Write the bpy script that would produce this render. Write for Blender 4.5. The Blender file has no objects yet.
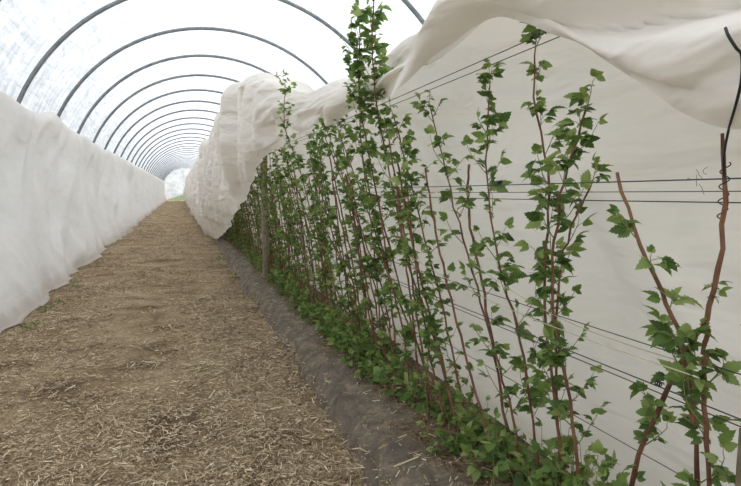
import bpy, math, random
import numpy as np
from mathutils import Vector, noise
random.seed(7); rng=np.random.default_rng(7)
sc=bpy.context.scene
sc.view_settings.view_transform='Standard'
sc.view_settings.look='None'

# ---------------------------------------------------------------- helpers
def new_mat(name):
    m=bpy.data.materials.new(name); m.use_nodes=True
    nt=m.node_tree; nt.nodes.clear()
    out=nt.nodes.new('ShaderNodeOutputMaterial')
    return m,nt,out
def nd(nt,t,**kw):
    n=nt.nodes.new(t)
    for k,v in kw.items(): setattr(n,k,v)
    return n
def ramp(nt,stops):
    r=nd(nt,'ShaderNodeValToRGB'); e=r.color_ramp.elements
    while len(e)<len(stops): e.new(0.5)
    for i,(p,c) in enumerate(stops):
        e[i].position=p; e[i].color=(*c,1)
    return r
def coords(nt,scale=(1,1,1),rot=(0,0,0)):
    tc=nd(nt,'ShaderNodeTexCoord'); mp=nd(nt,'ShaderNodeMapping')
    mp.inputs['Scale'].default_value=scale; mp.inputs['Rotation'].default_value=rot
    nt.links.new(tc.outputs['Object'],mp.inputs['Vector']); return mp.outputs[0]
def noise_n(nt,vec,scale,detail=4,rough=.55,dist=0):
    n=nd(nt,'ShaderNodeTexNoise'); n.inputs['Scale'].default_value=scale
    n.inputs['Detail'].default_value=detail; n.inputs['Roughness'].default_value=rough
    n.inputs['Distortion'].default_value=dist
    nt.links.new(vec,n.inputs['Vector']); return n.outputs['Fac']
def bump(nt,h,strength,dist):
    b=nd(nt,'ShaderNodeBump'); b.inputs['Strength'].default_value=strength; b.inputs['Distance'].default_value=dist
    nt.links.new(h,b.inputs['Height']); return b.outputs[0]
def link_obj(name,mesh,mats,smooth=True,parent=None):
    for m in mats: mesh.materials.append(m)
    if smooth: mesh.polygons.foreach_set('use_smooth',[True]*len(mesh.polygons))
    o=bpy.data.objects.new(name,mesh); sc.collection.objects.link(o)
    if parent: o.parent=parent
    return o
class Acc:
    def __init__(s): s.v=[];s.f=[];s.m=[];s.n=0
    def add(s,v,f,mi):
        v=np.asarray(v,float).reshape(-1,3); f=np.asarray(f,int)+s.n
        s.v.append(v); s.f.append(f); s.m.append(np.broadcast_to(np.asarray(mi),(len(f),)).copy()); s.n+=len(v)
    def build(s,name,mats,smooth=True,parent=None):
        me=bpy.data.meshes.new(name)
        V=np.concatenate(s.v); F=[]
        for f in s.f: F+=f.tolist()
        me.from_pydata(V.tolist(),[],F)
        me.polygons.foreach_set('material_index',np.concatenate(s.m).astype(np.int32))
        me.update()
        return link_obj(name,me,mats,smooth,parent)
def grid_faces(nu,nv):
    i=np.arange(nu-1)[:,None]*nv+np.arange(nv-1)[None,:]
    i=i.ravel(); return np.stack([i,i+1,i+nv+1,i+nv],1)
def tube_vf(pts,rad,sides=6):
    pts=np.asarray(pts,float); n=len(pts); rad=np.broadcast_to(np.asarray(rad,float),(n,))
    t=np.gradient(pts,axis=0); t/=np.linalg.norm(t,axis=1)[:,None]+1e-9
    ref=np.array([0,1,0.]) if abs(t[:,1]).mean()<.7 else np.array([1.,0,0])
    a=np.cross(t,ref); a/=np.linalg.norm(a,axis=1)[:,None]+1e-9
    b=np.cross(t,a)
    an=np.linspace(0,2*np.pi,sides,endpoint=False)
    V=pts[:,None]+rad[:,None,None]*(a[:,None]*np.cos(an)[None,:,None]+b[:,None]*np.sin(an)[None,:,None])
    F=[]
    for i in range(n-1):
        for j in range(sides):
            k=(j+1)%sides; F.append((i*sides+j,i*sides+k,(i+1)*sides+k,(i+1)*sides+j))
    return V.reshape(-1,3),F
def catmull(P,n):
    P=np.asarray(P,float); m=len(P)
    Q=np.vstack([2*P[0]-P[1],P,2*P[-1]-P[-2]])
    out=[]
    for s in np.linspace(0,m-1,n):
        i=min(int(s),m-2); u=s-i
        p0,p1,p2,p3=Q[i],Q[i+1],Q[i+2],Q[i+3]
        out.append(.5*((2*p1)+(-p0+p2)*u+(2*p0-5*p1+4*p2-p3)*u*u+(-p0+3*p1-3*p2+p3)*u**3))
    return np.array(out)
def nz(x,y,z=0): return noise.noise(Vector((x,y,z)))

# ---------------------------------------------------------------- materials
def mat_cloth(name,base,stretch,rot,bstr,bdist,tfac):
    m,nt,out=new_mat(name); L=nt.links
    d=nd(nt,'ShaderNodeBsdfDiffuse'); t=nd(nt,'ShaderNodeBsdfTranslucent'); mx=nd(nt,'ShaderNodeMixShader')
    mx.inputs[0].default_value=tfac
    f=noise_n(nt,coords(nt,stretch,rot),1.3,3,.45,.3)
    v2=coords(nt,(1,1,1)); f2=noise_n(nt,v2,1.1,4,.6)
    r=ramp(nt,[(.3,tuple(c*.93 for c in base)),(.65,base)])
    L.new(f2,r.inputs[0])
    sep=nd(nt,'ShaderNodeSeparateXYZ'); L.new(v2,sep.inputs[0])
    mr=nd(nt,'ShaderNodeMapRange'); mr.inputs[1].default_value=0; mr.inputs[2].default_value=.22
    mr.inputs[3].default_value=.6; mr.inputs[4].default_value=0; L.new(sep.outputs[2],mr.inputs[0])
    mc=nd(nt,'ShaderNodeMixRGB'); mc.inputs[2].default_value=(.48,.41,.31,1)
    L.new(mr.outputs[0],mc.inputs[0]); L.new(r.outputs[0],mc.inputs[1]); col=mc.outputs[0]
    L.new(col,d.inputs[0]); L.new(col,t.inputs[0])
    b=bump(nt,f,bstr,bdist); L.new(b,d.inputs['Normal']); L.new(b,t.inputs['Normal'])
    L.new(d.outputs[0],mx.inputs[1]); L.new(t.outputs[0],mx.inputs[2]); L.new(mx.outputs[0],out.inputs[0])
    return m
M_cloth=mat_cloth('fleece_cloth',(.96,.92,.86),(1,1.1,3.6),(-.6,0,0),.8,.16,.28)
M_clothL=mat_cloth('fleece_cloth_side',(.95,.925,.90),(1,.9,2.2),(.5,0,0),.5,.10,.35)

def mat_film():
    m,nt,out=new_mat('polythene_film'); L=nt.links
    d=nd(nt,'ShaderNodeBsdfDiffuse'); t=nd(nt,'ShaderNodeBsdfTranslucent'); tr=nd(nt,'ShaderNodeBsdfTransparent')
    v=coords(nt,(2.6,.45,2.6)); f=noise_n(nt,v,3.2,6,.7,.6)
    f2=noise_n(nt,coords(nt,(.5,4.0,.5)),2.6,4,.6,.4)
    av=nd(nt,'ShaderNodeMath',operation='MULTIPLY_ADD'); L.new(f2,av.inputs[0]); av.inputs[1].default_value=.45
    hf=nd(nt,'ShaderNodeMath',operation='MULTIPLY'); L.new(f,hf.inputs[0]); hf.inputs[1].default_value=.55; L.new(hf.outputs[0],av.inputs[2])
    r=ramp(nt,[(.40,(.50,.53,.58)),(.5,(.67,.695,.73)),(.60,(.84,.85,.87))]); L.new(av.outputs[0],r.inputs[0])
    for s in (d,t): L.new(r.outputs[0],s.inputs[0])
    b=bump(nt,av.outputs[0],.8,.08); L.new(b,d.inputs['Normal']); L.new(b,t.inputs['Normal'])
    tr.inputs[0].default_value=(.93,.95,.98,1)
    m1=nd(nt,'ShaderNodeMixShader'); m1.inputs[0].default_value=.82; L.new(d.outputs[0],m1.inputs[1]); L.new(t.outputs[0],m1.inputs[2])
    m2=nd(nt,'ShaderNodeMixShader'); m2.inputs[0].default_value=.10; L.new(m1.outputs[0],m2.inputs[1]); L.new(tr.outputs[0],m2.inputs[2])
    L.new(m2.outputs[0],out.inputs[0]); return m
M_film=mat_film()

def mat_simple(name,c,rough=.6,metal=0,var=None,scale=20):
    m,nt,out=new_mat(name); L=nt.links
    p=nd(nt,'ShaderNodeBsdfPrincipled'); p.inputs['Roughness'].default_value=rough; p.inputs['Metallic'].default_value=metal
    if var:
        f=noise_n(nt,coords(nt),scale,5,.6); r=ramp(nt,[(.35,c),(.65,var)]); L.new(f,r.inputs[0]); L.new(r.outputs[0],p.inputs['Base Color'])
        L.new(bump(nt,f,.4,.01),p.inputs['Normal'])
    else: p.inputs['Base Color'].default_value=(*c,1)
    L.new(p.outputs[0],out.inputs[0]); return m
M_steel=mat_simple('galvanised_steel',(.17,.19,.205),.5,.3,(.27,.29,.305),8)
M_wire=mat_simple('trellis_wire',(.07,.07,.08),.5,.5)
M_black=mat_simple('black_cord',(.015,.015,.018),.6)
M_twine=mat_simple('baler_twine',(.62,.56,.40),.9)
M_wood=mat_simple('weathered_wood',(.17,.14,.09),.9,0,(.30,.25,.18),18)
M_cane=mat_simple('cane_bark',(.10,.036,.024),.7,0,(.27,.13,.07),9)
M_stem=mat_simple('green_stem',(.24,.25,.09),.6)

def mat_leaf(name,stops):
    m,nt,out=new_mat(name); L=nt.links
    g=nd(nt,'ShaderNodeNewGeometry')
    r=ramp(nt,stops)
    L.new(g.outputs['Random Per Island'],r.inputs[0])
    p=nd(nt,'ShaderNodeBsdfPrincipled'); p.inputs['Roughness'].default_value=.5; p.inputs['Specular IOR Level'].default_value=.35
    t=nd(nt,'ShaderNodeBsdfTranslucent'); mx=nd(nt,'ShaderNodeMixShader'); mx.inputs[0].default_value=.40
    hs=nd(nt,'ShaderNodeHueSaturation'); hs.inputs['Value'].default_value=1.7; L.new(r.outputs[0],hs.inputs['Color'])
    L.new(r.outputs[0],p.inputs['Base Color']); L.new(hs.outputs[0],t.inputs[0])
    f=noise_n(nt,coords(nt),120,2); L.new(bump(nt,f,.3,.004),p.inputs['Normal'])
    L.new(p.outputs[0],mx.inputs[1]); L.new(t.outputs[0],mx.inputs[2]); L.new(mx.outputs[0],out.inputs[0]); return m
M_leaf=mat_leaf('raspberry_leaf',[(0,(.06,.115,.03)),(.45,(.115,.195,.05)),(.8,(.19,.29,.08)),(1,(.30,.38,.14))])
M_young=mat_leaf('raspberry_young_leaf',[(0,(.13,.21,.05)),(.5,(.20,.29,.075)),(1,(.33,.40,.15))])

def mat_path():
    m,nt,out=new_mat('straw_covered_soil'); L=nt.links
    v=coords(nt); p=nd(nt,'ShaderNodeBsdfPrincipled'); p.inputs['Roughness'].default_value=.95; p.inputs['Specular IOR Level'].default_value=.1
    f1=noise_n(nt,v,1.6,6,.65,.4); f2=noise_n(nt,coords(nt,(1,1,1)),42,8,.8,1.0)
    r1=ramp(nt,[(.36,(.21,.145,.09)),(.46,(.38,.285,.175)),(.6,(.52,.41,.265))]); L.new(f1,r1.inputs[0])
    r2=ramp(nt,[(.38,(.38,.34,.30)),(.52,(1,1,1)),(.66,(1.3,1.27,1.2))]); L.new(f2,r2.inputs[0])
    mm=nd(nt,'ShaderNodeMixRGB',blend_type='MULTIPLY'); mm.inputs[0].default_value=1
    L.new(r1.outputs[0],mm.inputs[1]); L.new(r2.outputs[0],mm.inputs[2]); L.new(mm.outputs[0],p.inputs['Base Color'])
    L.new(bump(nt,f2,.8,.03),p.inputs['Normal']); L.new(p.outputs[0],out.inputs[0]); return m
M_path=mat_path()
def mat_straw():
    m,nt,out=new_mat('straw'); L=nt.links
    g=nd(nt,'ShaderNodeNewGeometry')
    r=ramp(nt,[(0,(.16,.10,.058)),(.3,(.37,.27,.16)),(.75,(.57,.45,.285)),(1,(.80,.70,.51))])
    L.new(g.outputs['Random Per Island'],r.inputs[0])
    p=nd(nt,'ShaderNodeBsdfPrincipled'); p.inputs['Roughness'].default_value=.8
    L.new(r.outputs[0],p.inputs['Base Color']); L.new(p.outputs[0],out.inputs[0]); return m
M_straw=mat_straw()
def mat_bed():
    m,nt,out=new_mat('mulch_fabric'); L=nt.links
    v=coords(nt); p=nd(nt,'ShaderNodeBsdfPrincipled'); p.inputs['Roughness'].default_value=.85; p.inputs['Specular IOR Level'].default_value=.2
    f=noise_n(nt,v,7,8,.72,.5)
    r=ramp(nt,[(.35,(.125,.105,.085)),(.52,(.21,.175,.135)),(.66,(.37,.29,.205))]); L.new(f,r.inputs[0])
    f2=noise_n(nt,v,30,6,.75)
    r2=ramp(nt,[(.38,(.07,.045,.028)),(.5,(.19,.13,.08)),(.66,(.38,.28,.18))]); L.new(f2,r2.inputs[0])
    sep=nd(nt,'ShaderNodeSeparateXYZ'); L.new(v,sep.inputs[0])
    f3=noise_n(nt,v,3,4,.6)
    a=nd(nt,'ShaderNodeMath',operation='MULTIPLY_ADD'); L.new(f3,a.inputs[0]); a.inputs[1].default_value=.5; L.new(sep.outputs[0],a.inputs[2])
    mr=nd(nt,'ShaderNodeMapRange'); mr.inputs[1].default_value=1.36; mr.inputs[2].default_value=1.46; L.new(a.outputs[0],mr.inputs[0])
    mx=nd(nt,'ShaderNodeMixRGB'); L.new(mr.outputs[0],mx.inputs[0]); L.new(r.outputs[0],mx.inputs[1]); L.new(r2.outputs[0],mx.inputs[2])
    L.new(mx.outputs[0],p.inputs['Base Color']); 
    fw=noise_n(nt,coords(nt,(3,1,1)),4,5,.6,1.5)
    ad=nd(nt,'ShaderNodeMath',operation='ADD'); L.new(f,ad.inputs[0]); L.new(fw,ad.inputs[1])
    L.new(bump(nt,ad.outputs[0],.9,.05),p.inputs['Normal'])
    L.new(p.outputs[0],out.inputs[0]); return m
M_bed=mat_bed()
M_grass=mat_simple('field_grass',(.06,.10,.03),.95,0,(.13,.17,.06),3)

# ---------------------------------------------------------------- ground
YEND=84.0
def gz(x,y): return .035*nz(x*1.1,y*.8)+.022*nz(x*4,y*3,5)+.012*nz(x*9,y*9,8)
ys=np.concatenate([np.arange(-3,14,.06),np.arange(14,YEND,.5),[YEND]])
xs=np.arange(-2.9,4.6,.06)
V=[(x,y,gz(x,y)) for y in ys for x in xs]
a=Acc(); a.add(V,grid_faces(len(ys),len(xs)),0); a.build('ground_path',[M_path])
me=bpy.data.meshes.new('field'); me.from_pydata([(-120,-60,-.09),(120,-60,-.09),(120,220,-.09),(-120,220,-.09)],[],[(0,1,2,3)])
link_obj('ground_field',me,[M_grass],False)
prof=np.array([(.83,-.06),(.89,.015),(.93,.085),(.98,.135),(1.08,.155),(1.22,.165),(1.4,.17),(1.6,.165),(1.8,.14),(1.95,.08),(2.05,-.05)])
xq=np.linspace(.83,2.05,36)
ysb=np.concatenate([np.arange(-2,14,.05),np.arange(14,YEND,.5)])
def bedz(x,y):
    b=float(np.interp(x,prof[:,0],prof[:,1]))
    return b+.035*nz(x*2,y*1.8,9)+.014*nz(x*8,y*5,2)+.03*abs(nz(x*5,y*2.5,14))
V=[]
for y in ysb:
    off=.05*nz(0,y*1.1,3)+.022*nz(0,y*4,1)
    for x in xq: V.append((x+off*(1 if x<1.3 else 0),y,bedz(x,y)))
a=Acc(); a.add(V,grid_faces(len(ysb),len(xq)),0); a.build('mulched_planting_bed',[M_bed])

# straw pieces, thicker in tufts
N=165000
yy=np.exp(rng.uniform(np.log(1.5),np.log(26),N)); xx=rng.uniform(-2.05,.92,N)
keep=np.array([nz(x*1.1,y*.8,20)+.9*nz(x*4,y*4,22)+rng.uniform(-.35,.6)>-.12 for x,y in zip(xx,yy)])
xx=xx[keep];yy=yy[keep]
nb=2200; xx=np.concatenate([xx,rng.uniform(.95,1.6,nb)]); yy=np.concatenate([yy,np.exp(rng.uniform(np.log(1.2),np.log(12),nb))])
n=len(xx)
zz=np.array([ (bedz(x,y) if x>.89 else gz(x,y)+.015*max(0,nz(x*4,y*4,22))) for x,y in zip(xx,yy)])+rng.uniform(.001,.018,n)
an=rng.uniform(0,np.pi*2,n); ln=rng.gamma(1.9,.012,n)+.007; wd=rng.uniform(.0008,.0025,n)*(1+yy*.06); tl=rng.normal(0,.17,n)
big=rng.random(n)<.012; ln[big]*=2.6
d=np.stack([np.cos(an),np.sin(an),tl],1)*ln[:,None]*.5; s=np.stack([-np.sin(an),np.cos(an),rng.normal(0,.5,n)],1)*wd[:,None]
c=np.stack([xx,yy,zz+np.abs(tl)*ln*.5],1)
V=np.stack([c-d-s,c+d-s,c+d+s,c-d+s],1).reshape(-1,3); F=np.arange(n*4).reshape(-1,4)
a=Acc(); a.add(V,F,0); a.build('straw_mulch',[M_straw],False)

# ---------------------------------------------------------------- tunnel
XC,R,ZC=.8,3.15,1.5
def arc(r,n=48):
    pts=[(XC-r,0,-.05),(XC-r,0,.8)]
    for t in np.linspace(math.pi,0,n): pts.append((XC+r*math.cos(t),0,ZC+r*math.sin(t)))
    pts+=[(XC+r,0,.8),(XC+r,0,-.05)]
    return np.array(pts)
A=Acc(); base=arc(R); H0=-.3
for k in range(36):
    p=base.copy(); p[:,1]=H0+k*2.3+rng.normal(0,.03); v,f=tube_vf(p,.032,8); A.add(v,f,0)
A.build('polytunnel_hoops',[M_steel])
cp=arc(R+.045,80); ysf=np.concatenate([np.arange(-2.6,24,.115),np.arange(24,80.6,.575)])
V=[]
for y in ysf:
    ph=((y-H0)/2.3)%1.0; sag=.05*math.sin(math.pi*ph); sw=math.sin(math.pi*ph)
    for i,q in enumerate(cp):
        ii=i*56/80
        k=.02*nz(ii*.45,y*1.2,3)+(.045*nz(ii*1.1+y*.3,y*.5,8)+.03*abs(nz(ii*2.2-y*.8,y*.9,12)))*(.3+.7*sw)
        cx,cz=XC,ZC if q[2]>ZC else q[2]
        dx,dz=q[0]-cx,q[2]-cz; l=math.hypot(dx,dz); s_=1-(sag+k)/l*.6+.012
        V.append((cx+dx*s_,y,cz+dz*s_))
A=Acc(); A.add(V,grid_faces(len(ysf),len(cp)),0)
nr=10; E=[]
for k in range(nr):
    f=k/(nr-1)
    for q in cp: E.append((XC+(q[0]-XC)*f,80.6+.1*nz(q[0]*f,q[2]),1.0+(q[2]-1.0)*f))
A.add(E,grid_faces(nr,len(cp)),0)
A.build('polythene_cover',[M_film])

# ---------------------------------------------------------------- fleece cloths
def interp_sections(stations,ysamp,nsec):
    Y=np.array([s[0] for s in stations]); P=np.array([s[1] for s in stations],float)
    out=[]
    for y in ysamp:
        i=int(np.clip(np.searchsorted(Y,y)-1,0,len(Y)-2)); u=np.clip((y-Y[i])/(Y[i+1]-Y[i]),0,1)
        m=lambda j:(P[min(j+1,len(Y)-1)]-P[max(j-1,0)])/(Y[min(j+1,len(Y)-1)]-Y[max(j-1,0)])
        h=Y[i+1]-Y[i]
        sec=(2*u**3-3*u*u+1)*P[i]+(u**3-2*u*u+u)*h*m(i)+(-2*u**3+3*u*u)*P[i+1]+(u**3-u*u)*h*m(i+1)
        out.append(catmull(sec,nsec))
    return np.array(out)
BK=[(1.66,1.85),(1.74,1.0),(1.78,.30),(1.66,.20)]
def far(x0=.8,r=.74,h=2.95): return [(x0,.0),(x0-.14,.9),(r-.08,2.0),(r,h),(1.2,h+.02)]+BK
def near(hx,hz,rx,rz): return [(hx,hz),(hx-.06,hz+.10),(rx-.12,hz*.4+rz*.6),(rx,rz),(rx+.20,rz-.02)]+BK
ST=[(-2,near(1.15,1.60,1.30,2.35)),(.3,near(1.15,1.60,1.32,2.42)),(.9,near(1.17,1.67,1.34,2.47)),(1.6,near(1.22,1.98,1.36,2.5)),(2.05,near(1.2,2.17,1.35,2.47)),
    (2.9,near(1.2,2.08,1.32,2.42)),(3.6,near(1.18,2.03,1.30,2.46)),(4.5,near(1.16,2.06,1.26,2.40)),(5.4,near(1.12,2.04,1.12,2.50)),
    (6.2,near(1.0,1.94,.92,2.72)),(7.1,[(.94,1.82),(.78,2.0),(.70,2.5),(.72,2.93),(1.2,2.9)]+BK),
    (8.8,[(.88,1.40),(.74,1.7),(.68,2.4),(.74,2.95),(1.2,2.95)]+BK),
    (11.4,[(.84,.78),(.70,1.3),(.66,2.2),(.74,2.95),(1.2,2.97)]+BK),
    (14,[(.80,.32),(.66,1.1),(.66,2.1),(.74,2.95),(1.2,2.97)]+BK),
    (17,far(.74)),(22,far(.62,.72)),(40,far(.6,.72)),(82,far(.6,.72))]
ysc=np.concatenate([np.arange(-2,9,.03),np.arange(9,20,.07),np.arange(20,80.4,.4)])
NS=130
S=interp_sections(ST,ysc,NS)
V=np.zeros((len(ysc),NS,3))
def ridge(v): return 1-math.sqrt(v*v+.0025)*2.2
for i,y in enumerate(ysc):
    sec=S[i]; t=np.gradient(sec,axis=0); t/=np.linalg.norm(t,axis=1)[:,None]+1e-9
    nrm=np.stack([-t[:,1],t[:,0]],1)
    al_=np.concatenate([[0],np.cumsum(np.linalg.norm(np.diff(sec,axis=0),axis=1))])
    bl_=al_[-1]-al_
    farw=min(1,max(0,(y-5.2)/1.5))
    for j in range(NS):
        x,z=sec[j]; k=j/(NS-1); front=min(1,max(0,(.50-k)/.12)); al=al_[j]; bl=bl_[j]
        w=nz(y*.7,al*.9,1)
        ga=(ridge(nz(y*.6+al*.6,al*5.0+y*.9+w,7))*.11+ridge(nz(y*1.0,al*9+y*1.5,27))*.022+.06*nz(y*1.6,al*3,37))*(1-farw)*front
        gb=(ridge(nz(y*1.1+al*.8+w*.6,al*.35,19))*.17+ridge(nz(y*2.4+al*1.3+w,al*.6,23))*.04+.10*nz(y*.8,al*1.2,29))*farw*front
        c=y*.45-bl*.9; a_=y*.9+bl*.45
        gc=(.16*nz(c*1.7+w*.4,a_*.5,3)+ridge(nz(c*2.6+w,a_*.5,11))*.085+ridge(nz(c*5+w,a_*.8,13))*.022+.05*nz(y*2.0,bl*1.2,15))*(1-front)
        dd=-(ga+gb)+gc
        if k>.5: dd*=min(1,max(0,(z-.15)/.3)); 
        V[i,j]=(x+nrm[j,0]*dd,y,z+nrm[j,1]*dd)
        if k>.5: V[i,j,0]=max(V[i,j,0],1.52); 
        if k>.5 and z<.30: V[i,j,2]=max(V[i,j,2],bedz(V[i,j,0],y)+.012)
for i,y in enumerate(ysc):
    for j in range(9):
        V[i,j,2]+= (1-j/9)*(.06*nz(y*1.5,4)+.02*nz(y*4,8)) if S[i][0][1]>.2 else 0
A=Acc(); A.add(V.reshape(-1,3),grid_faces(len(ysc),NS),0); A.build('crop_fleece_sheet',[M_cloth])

# left fleece
STL=[]
for y in (-3,1,3,5,6.5,8,9.5,11,12.5,14,17,20,24,30,50,82):
    g=min(1,max(0,(y-7)/4)); w=g*.36*nz(y*.55,2.3)
    top=2.70+ (g*.20*nz(y*.5,6) if y<30 else 0)
    STL.append((y,[(-2.20,top-.5),(-2.12,top-.03),(-2.03,top),(-1.99,top-.25),(-2.07+w*.5,1.7),(-2.05+w,.95),(-1.92+w,.35),(-1.86+w*.5,.06),(-1.80+w*.5,.03)]))
ysl=np.concatenate([np.arange(-3,16,.04),np.arange(16,30,.12),np.arange(30,80.4,.4)])
NL=100
S=interp_sections(STL,ysl,NL); V=np.zeros((len(ysl),NL,3))
for i,y in enumerate(ysl):
    for j in range(NL):
        x,z=S[i,j]; k=j/(NL-1)
        w=nz(y*.5,z*.7,55)
        amp=.9 if y>9 else .55+.35*max(0,(y-7)/2)
        c=y*.8-z*.6; a_=y*.6+z*.8
        dd=.18*nz(c*.6+w,a_*.4,31)+amp*.09*ridge(nz(c*1.2+w,a_*.4,33))+.010*ridge(nz(y*1.2+z*2.0+w,z*.8-y*.4,35))
        low=max(0,1-z/1.1)
        dd+=low*(.10*nz(y*1.2+z,z*.5,41)+.03*ridge(nz(y*2.2+z*1.5,z*.6,43)))
        topf=min(1,max(0,(k-.14)/.22))
        zz_=z+(.05*nz(y*.9,77)+.015*nz(y*2.2,79) if z>2.1 else 0)
        xx_=x-.04*topf+dd*topf*.9
        if k>.4: xx_=max(xx_,-2.25)
        V[i,j]=(xx_,y,max(zz_,gz(xx_,y)+.01))
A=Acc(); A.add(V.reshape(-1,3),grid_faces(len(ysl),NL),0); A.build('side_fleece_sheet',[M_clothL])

# ---------------------------------------------------------------- raspberry plants
def leaflet_template(ns,ser):
    t=np.linspace(0,1,ns); w=.36*np.sin(np.pi*np.power(t,.68))**.9; w[0]=.01; w[-1]=.0
    for i in range(1,ns-1): w[i]*=1+(ser if i%2 else -ser)
    v=[]
    for i in range(ns):
        zz=-.28*t[i]**2
        fw=.05 if i%2 else 0
        v+=[(-w[i],t[i]+fw*ser*4,zz+.28*w[i]-.25*w[i]**2),(0,t[i],zz),(w[i],t[i]+fw*ser*4,zz+.28*w[i]-.25*w[i]**2)]
    return np.array(v),grid_faces(ns,3)
T_HI=leaflet_template(12,.13); T_LO=leaflet_template(6,.08)
def unit(v): return v/(np.linalg.norm(v)+1e-9)
class Plant:
    def __init__(s,hi): s.a=Acc(); s.fr=[]; s.hi=hi; s.y=2
    def leaflet(s,o,T,N,L): 
        T=unit(T); B=unit(np.cross(T,N)); N=np.cross(B,T); s.fr.append((o,B,T,N,L,s.y))
    def leaf(s,o,D,size):
        D=unit(D); N=unit(np.array([rng.normal(0,.5),rng.normal(0,.5),1.0])); 
        B=unit(np.cross(D,N)); N=np.cross(B,D)
        pl=size*rng.uniform(.45,.85); e=o+D*pl
        s.a.add(*tube_vf([o,o+D*pl*.5+N*.003,e],[.0014,.0011,.0009],3),1)
        dr=D-N*rng.uniform(-.1,.6)
        s.leaflet(e,dr,N+rng.normal(0,.15,3),size)
        q=o+D*pl*.86
        for sg in (-1,1):
            aa=math.radians(rng.uniform(45,72)); d2=D*math.cos(aa)+B*sg*math.sin(aa)-N*rng.uniform(-.05,.45)
            s.leaflet(q,d2,N+B*sg*.2+rng.normal(0,.15,3),size*rng.uniform(.7,.9))
        if rng.random()<.3:
            q=o+D*pl*.45
            for sg in (-1,1):
                d2=D*.3+B*sg-N*rng.uniform(.05,.4); s.leaflet(q,d2,N+rng.normal(0,.12,3),size*.6)
    def shoot(s,o,D,length,nl,size):
        D=unit(D); P=[o]
        up=np.array([0,0,1.]); d=D.copy(); n=5
        for i in range(n): d=unit(d+up*.16+rng.normal(0,.07,3)); P.append(P[-1]+d*length/n)
        s.a.add(*tube_vf(P,np.linspace(.0028,.0013,len(P)),4),1)
        P=np.array(P)
        for i in range(nl):
            k=(i+1)/nl*(len(P)-1); j=min(int(k),len(P)-2); p=P[j]+(P[j+1]-P[j])*(k-j)
            th=rng.uniform(0,2*np.pi)
            out=np.array([math.cos(th),math.sin(th),rng.uniform(.1,1.1)])
            if i==nl-1: out=d+rng.normal(0,.3,3)
            s.y=3 if i>=nl-2 and rng.random()<.65 else 2
            s.leaf(p,out,size*rng.uniform(.55,1.2)*(1 if i<nl-1 else .8))
    def cane(s,pts,r0=.0065,r1=.003,start=.22,gap=.085,size=.06,top_dense=1.0,slen=.12,leafy=True,end=1.0):
        n=26 if s.hi else 12
        C=catmull(pts,n); L=np.concatenate([[0],np.cumsum(np.linalg.norm(np.diff(C,axis=0),axis=1))])
        C[1:]+=rng.normal(0,.0032,(n-1,3))
        s.a.add(*tube_vf(C,np.linspace(r0,r1,n)*(1+.08*rng.normal(size=n)),7 if s.hi else 4),0)
        if not leafy: return
        q=L[-1]*start; k=0
        while q<L[-1]*end:
            p=np.array([np.interp(q,L,C[:,c]) for c in range(3)])
            f=q/L[-1]; th=k*2.4+rng.uniform(-.5,.5)
            D=np.array([math.cos(th),math.sin(th),.85])
            if rng.random()<.92:
                s.shoot(p,D,slen*rng.uniform(.3,1.6)*(1.2-.4*f),int(rng.integers(3,7)),size)
            q+=gap*1.12*rng.uniform(.4,1.9)/(1+(top_dense-1)*f); k+=1
        if end>=1: s.shoot(C[-1],unit(C[-1]-C[-2]),slen*.7,5,size*.8)
    def low(s,x,y,n,size=.055,spread=.2,h=.25):
        for i in range(n):
            xx=x+rng.normal(0,spread*.4); yy=y+rng.normal(0,spread)
            xx=min(max(xx,1.18),1.50)
            s.shoot(np.array([xx,yy,bedz(xx,yy)-.01]),np.array([rng.normal(0,.35),rng.normal(0,.35),1]),rng.uniform(.06,h),int(rng.integers(3,7)),size)
    def build(s):
        tv,tf=(T_HI if s.hi else T_LO)
        O=np.array([f[0] for f in s.fr]);B=np.array([f[1] for f in s.fr]);T=np.array([f[2] for f in s.fr]);N=np.array([f[3] for f in s.fr]);L=np.array([f[4] for f in s.fr])
        curl=rng.uniform(.2,2.2,len(L))
        V=O[:,None]+L[:,None,None]*(tv[None,:,0,None]*B[:,None]+tv[None,:,1,None]*T[:,None]+(tv[None,:,2]*curl[:,None])[:,:,None]*N[:,None])
        n=len(tv); F=(tf[None]+(np.arange(len(L))*n)[:,None,None]).reshape(-1,4)
        s.a.add(V.reshape(-1,3),F,np.repeat([f[5] for f in s.fr],len(tf)))
        return s.a.build('raspberry_plant',[M_cane,M_stem,M_leaf,M_young])

p=Plant(True)
p.cane([(1.44,1.05,.13),(1.40,1.08,.64),(1.36,1.09,.90),(1.33,1.12,1.10),(1.30,1.21,1.29),(1.30,1.35,1.55)],.0078,.0055,.2,.07,.054,1,.10,end=.88)
p.cane([(1.44,1.42,.13),(1.41,1.32,.56),(1.38,1.21,.84),(1.35,1.095,1.05),(1.33,1.03,1.18),(1.30,.985,1.40),(1.30,.995,1.65)],.0085,.0055,.15,.075,.052,.6,.09,end=.75)
p.cane([(1.43,1.0,.13),(1.36,1.05,.915),(1.335,1.035,1.15)],.0075,.006,.3,.08,.054,1,.1,end=.9)
p.cane([(1.40,.80,.13),(1.37,.86,.7),(1.33,.90,1.08)],.005,.0025,.3,.07,.05,1,.1)
p.low(1.35,1.25,30,.058,.25,.45)
p.build()
p=Plant(True)
p.cane([(1.44,1.65,.13),(1.43,1.68,.33),(1.40,1.775,.85),(1.37,1.77,1.22),(1.35,1.74,1.54),(1.35,1.85,1.86),(1.35,1.85,2.07)],.0072,.003,.22,.08,.056,1.0,.12)
p.cane([(1.44,1.58,.13),(1.42,1.62,.53),(1.38,1.73,1.07),(1.36,1.68,1.46),(1.35,1.55,1.78)],.0078,.0038,.22,.062,.060,1.7,.14)
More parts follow.
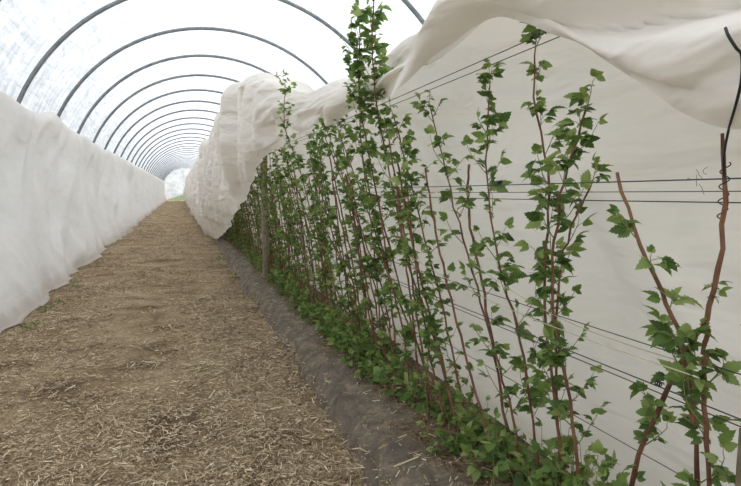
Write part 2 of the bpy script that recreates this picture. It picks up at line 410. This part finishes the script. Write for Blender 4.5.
p.cane([(1.45,1.70,.13),(1.46,1.8,.8),(1.40,1.70,1.25),(1.33,1.50,1.50)],.0065,.0035,.3,.085,.056,1,.12)
p.low(1.42,1.65,28,.058,.2,.35)
p.build()
p=Plant(True)
p.cane([(1.44,1.95,.13),(1.42,2.01,.40),(1.37,2.12,.75),(1.33,2.27,1.11),(1.30,2.45,1.5),(1.30,2.70,1.94)],.0072,.003,.18,.075,.058,1.2,.13)
p.cane([(1.44,1.84,.13),(1.43,1.88,.41),(1.40,1.97,.84),(1.37,2.09,1.14),(1.35,2.19,1.55),(1.35,2.18,1.97)],.0072,.0032,.2,.072,.058,1.4,.13)
p.cane([(1.43,2.0,.13),(1.40,2.2,.8),(1.36,2.35,1.35),(1.36,2.38,1.62)],.0078,.006,.2,.16,.052,1,.1,end=.7)
p.cane([(1.40,2.1,.13),(1.36,2.4,.7),(1.31,2.6,1.2),(1.30,2.75,1.62)],.007,.0055,leafy=False)
p.low(1.38,2.0,24,.058,.2,.28)
p.build()
p=Plant(True)
p.cane([(1.43,2.55,.13),(1.42,2.58,.21),(1.37,2.75,.63),(1.33,3.10,1.12),(1.26,3.36,1.9),(1.12,3.12,2.27),(1.08,2.99,2.62)],.0072,.0038,.12,.055,.060,1.8,.125)
p.cane([(1.41,2.70,.13),(1.40,2.73,.27),(1.35,2.98,.57),(1.30,3.38,1.02),(1.22,3.62,1.75),(1.13,3.39,2.08),(1.06,3.26,2.42)],.0072,.0035,.15,.065,.058,1.5,.12)
p.cane([(1.45,2.45,.13),(1.40,2.7,.8),(1.34,2.95,1.4),(1.25,3.10,1.95)],.0068,.0035,.15,.085,.056,1.3,.12)
p.cane([(1.38,2.60,.13),(1.33,2.8,.7),(1.30,2.95,1.3),(1.28,3.0,1.65)],.0068,.0035,.15,.095,.055,1,.12)
p.cane([(1.42,2.75,.13),(1.36,3.2,.8),(1.26,3.45,1.5),(1.13,3.40,2.1),(1.06,3.18,2.50)],.0068,.0035,.45,.075,.056,1.5,.12)
p.cane([(1.42,2.5,.13),(1.38,2.8,.7),(1.33,3.0,1.2),(1.30,3.2,1.75)],.0075,.006,leafy=False)
p.cane([(1.38,2.8,.13),(1.34,3.0,.9),(1.28,3.3,1.9)],.007,.005,leafy=False)
p.low(1.36,2.65,26,.060,.22,.28)
p.build()
p=Plant(True)
p.cane([(1.35,3.9,.13),(1.30,4.19,.42),(1.25,4.8,.85),(1.13,5.3,1.7),(.98,5.25,2.1),(.97,5.15,2.50)],.0068,.003,.12,.08,.058,1.5,.12)
p.cane([(1.38,3.7,.13),(1.33,4.0,.9),(1.28,4.3,1.6),(1.20,4.5,2.0)],.0068,.003,.15,.085,.056,1.2,.12)
p.cane([(1.38,4.0,.13),(1.33,4.2,.9),(1.24,4.6,1.8)],.007,.005,leafy=False)
p.low(1.32,3.9,22,.060,.22,.28)
p.build()
y=3.15
while y<19:
    p=Plant(y<5.5)
    for c in range(3 if y>4 else 2):
        h=rng.uniform(1.35,2.1) if y>5 else rng.uniform(1.3,1.95); ln=rng.uniform(-.35,1.05); x0=rng.uniform(1.28,1.46); y0=y+rng.uniform(-.3,.3); x1=rng.uniform(1.05,1.34); bw=rng.uniform(-.12,.12)
        p.cane([(x0,y0,.13),(x0-.02,y0+ln*.2+bw,h*.33),((x0+x1)/2,y0+ln*.6+bw,h*.66),(x1,y0+ln,h)],.0068,.0032,.15,.105,.058,1.1,.12)
    for c in range(2):
        y0=y+rng.uniform(-.25,.25); ln=rng.uniform(-.1,.7); p.cane([(1.38,y0,.13),(1.32,y0+ln*.5,.8),(1.22,y0+ln,rng.uniform(1.4,1.8))],.007,.005,leafy=False)
    p.low(1.28,y,14 if y<9 else 9,.062,.22,.27)
    p.build()
    y+=.42 if y<9 else .6
def weeds(x,y,n):
    p=Plant(True)
    for i in range(n):
        xx=x+rng.normal(0,.05); yy=y+rng.normal(0,.15); p.shoot(np.array([xx,yy,gz(xx,yy)]),np.array([rng.normal(0,.6),rng.normal(0,.6),.5]),.05,3,.03)
    o=p.build(); o.name='weed_clump'
for (x,y,n) in ((-1.58,6.7,8),(-1.6,7.6,10),(-1.6,9.5,6),(-1.6,12,6),(.78,9.5,6),(.76,12,6)): weeds(x,y,n)

# ---------------------------------------------------------------- trellis
par=bpy.data.objects.new('trellis',None); sc.collection.objects.link(par)
A=Acc()
for (x,z,r) in ((1.31,2.10,.0022),(1.44,2.12,.0022),(1.24,1.535,.002),(1.40,1.475,.002),(1.30,1.505,.0014),(1.26,.955,.002),(1.41,.87,.002),(1.36,1.03,.0018),(1.45,.62,.0016)):
    P=[(x,yy,z+ -.02*math.sin(((yy)%7.4)/7.4*math.pi)) for yy in np.arange(-1.0,34,.4)]
    A.add(*tube_vf(P,r,5),0)
A.build('wires',[M_wire],parent=par)
A=Acc()
def post(x,y,r,z1,lean=0):
    n=10; P=[(x+lean*k/(n-1),y,-.1+(z1+.1)*k/(n-1)) for k in range(n)]
    v,f=tube_vf(P,[r*(1+.05*math.sin(k*1.7)) for k in range(n)],12); A.add(v,f,0)
    m=len(v); top=list(range(m-12,m)); c=np.array(P[-1])+[0,0,.004]
    A.add(np.vstack([v[top],c]),[(i,(i+1)%12,12,12) for i in range(12)],0)
for y_ in (8.2,15.6,23.0): post(1.20,y_,.052,2.12)
A.build('posts',[M_wood],False,parent=par)
A=Acc(); post(1.37,.93,.02,.88); A.build('wooden_stake',[M_wood],False)
A=Acc()
for (p0,p1) in (((1.24,1.0,1.02),(1.28,3.0,1.12)),((1.27,2.4,1.50),(1.22,6.5,1.30)),((1.42,1.2,.98),(1.30,2.2,1.15))):
    p0=np.array(p0);p1=np.array(p1); A.add(*tube_vf([p0+(p1-p0)*k-np.array([0,0,.05])*math.sin(k*math.pi) for k in np.linspace(0,1,14)],.0018,4),0)
A.build('tying_twine',[M_twine])
A=Acc()
A.add(*tube_vf(catmull([(1.03,.80,1.82),(1.02,.785,1.80),(1.03,.775,1.775),(1.06,.785,1.765),(1.07,.79,1.72),(1.10,.82,1.68),(1.20,.91,1.63),(1.285,.98,1.57),(1.31,.985,1.47)],50),.003,6),0)
A.add(*tube_vf([(1.305+.011*math.cos(a_),.99+.011*math.sin(a_),1.42+.006*a_) for a_ in np.linspace(0,25,70)],.0016,5),0)
for k in range(5):
    o=np.array([1.28,1.02+k*.010,1.54-.012*(k%3)]); P=[o]
    d_=unit(rng.normal(0,1,3)+np.array([0,.6,.2]))
    for i in range(6): d_=unit(d_+rng.normal(0,.4,3)); P.append(P[-1]+d_*.006)
    A.add(*tube_vf(P,.0007,4),0)
for (x_,y_,z_) in ((1.26,1.10,.955),(1.24,1.9,1.53),(1.26,1.9,.955),(1.24,2.6,1.53),(1.31,1.80,2.09)):
    A.add(*tube_vf([(x_+.006*math.cos(a_),y_+.0012*a_,z_+.006*math.sin(a_)) for a_ in np.linspace(0,20,60)],.0016,5),0)
A.build('black_tie_cord',[M_black])

# ---------------------------------------------------------------- light
w=bpy.data.worlds.new('overcast_sky'); sc.world=w; w.use_nodes=True; nt=w.node_tree
bg=nt.nodes['Background']; tc=nd(nt,'ShaderNodeTexCoord'); sep=nd(nt,'ShaderNodeSeparateXYZ'); nt.links.new(tc.outputs['Generated'],sep.inputs[0])
r=ramp(nt,[(.0,(.90,.92,.95)),(1,(.98,.985,1.0))]); nt.links.new(sep.outputs[2],r.inputs[0]); nt.links.new(r.outputs[0],bg.inputs[0]); bg.inputs[1].default_value=1.8
sl=bpy.data.lights.new('sun','SUN'); sl.energy=2.2; sl.angle=math.radians(25); sl.color=(1,.97,.92)
so=bpy.data.objects.new('sun',sl); sc.collection.objects.link(so); so.rotation_euler=(math.radians(-18),math.radians(28),0)

# ---------------------------------------------------------------- camera
cam=bpy.data.cameras.new('camera'); cam.lens=26; cam.sensor_width=36; cam.clip_start=.05; cam.clip_end=400
co=bpy.data.objects.new('camera',cam); sc.collection.objects.link(co); co.location=(0,0,1.5)
th=math.radians(5.65); ps=math.radians(19.5)
co.rotation_euler=Vector((math.sin(ps)*math.cos(th),math.cos(ps)*math.cos(th),-math.sin(th))).to_track_quat('-Z','Y').to_euler()
sc.camera=co
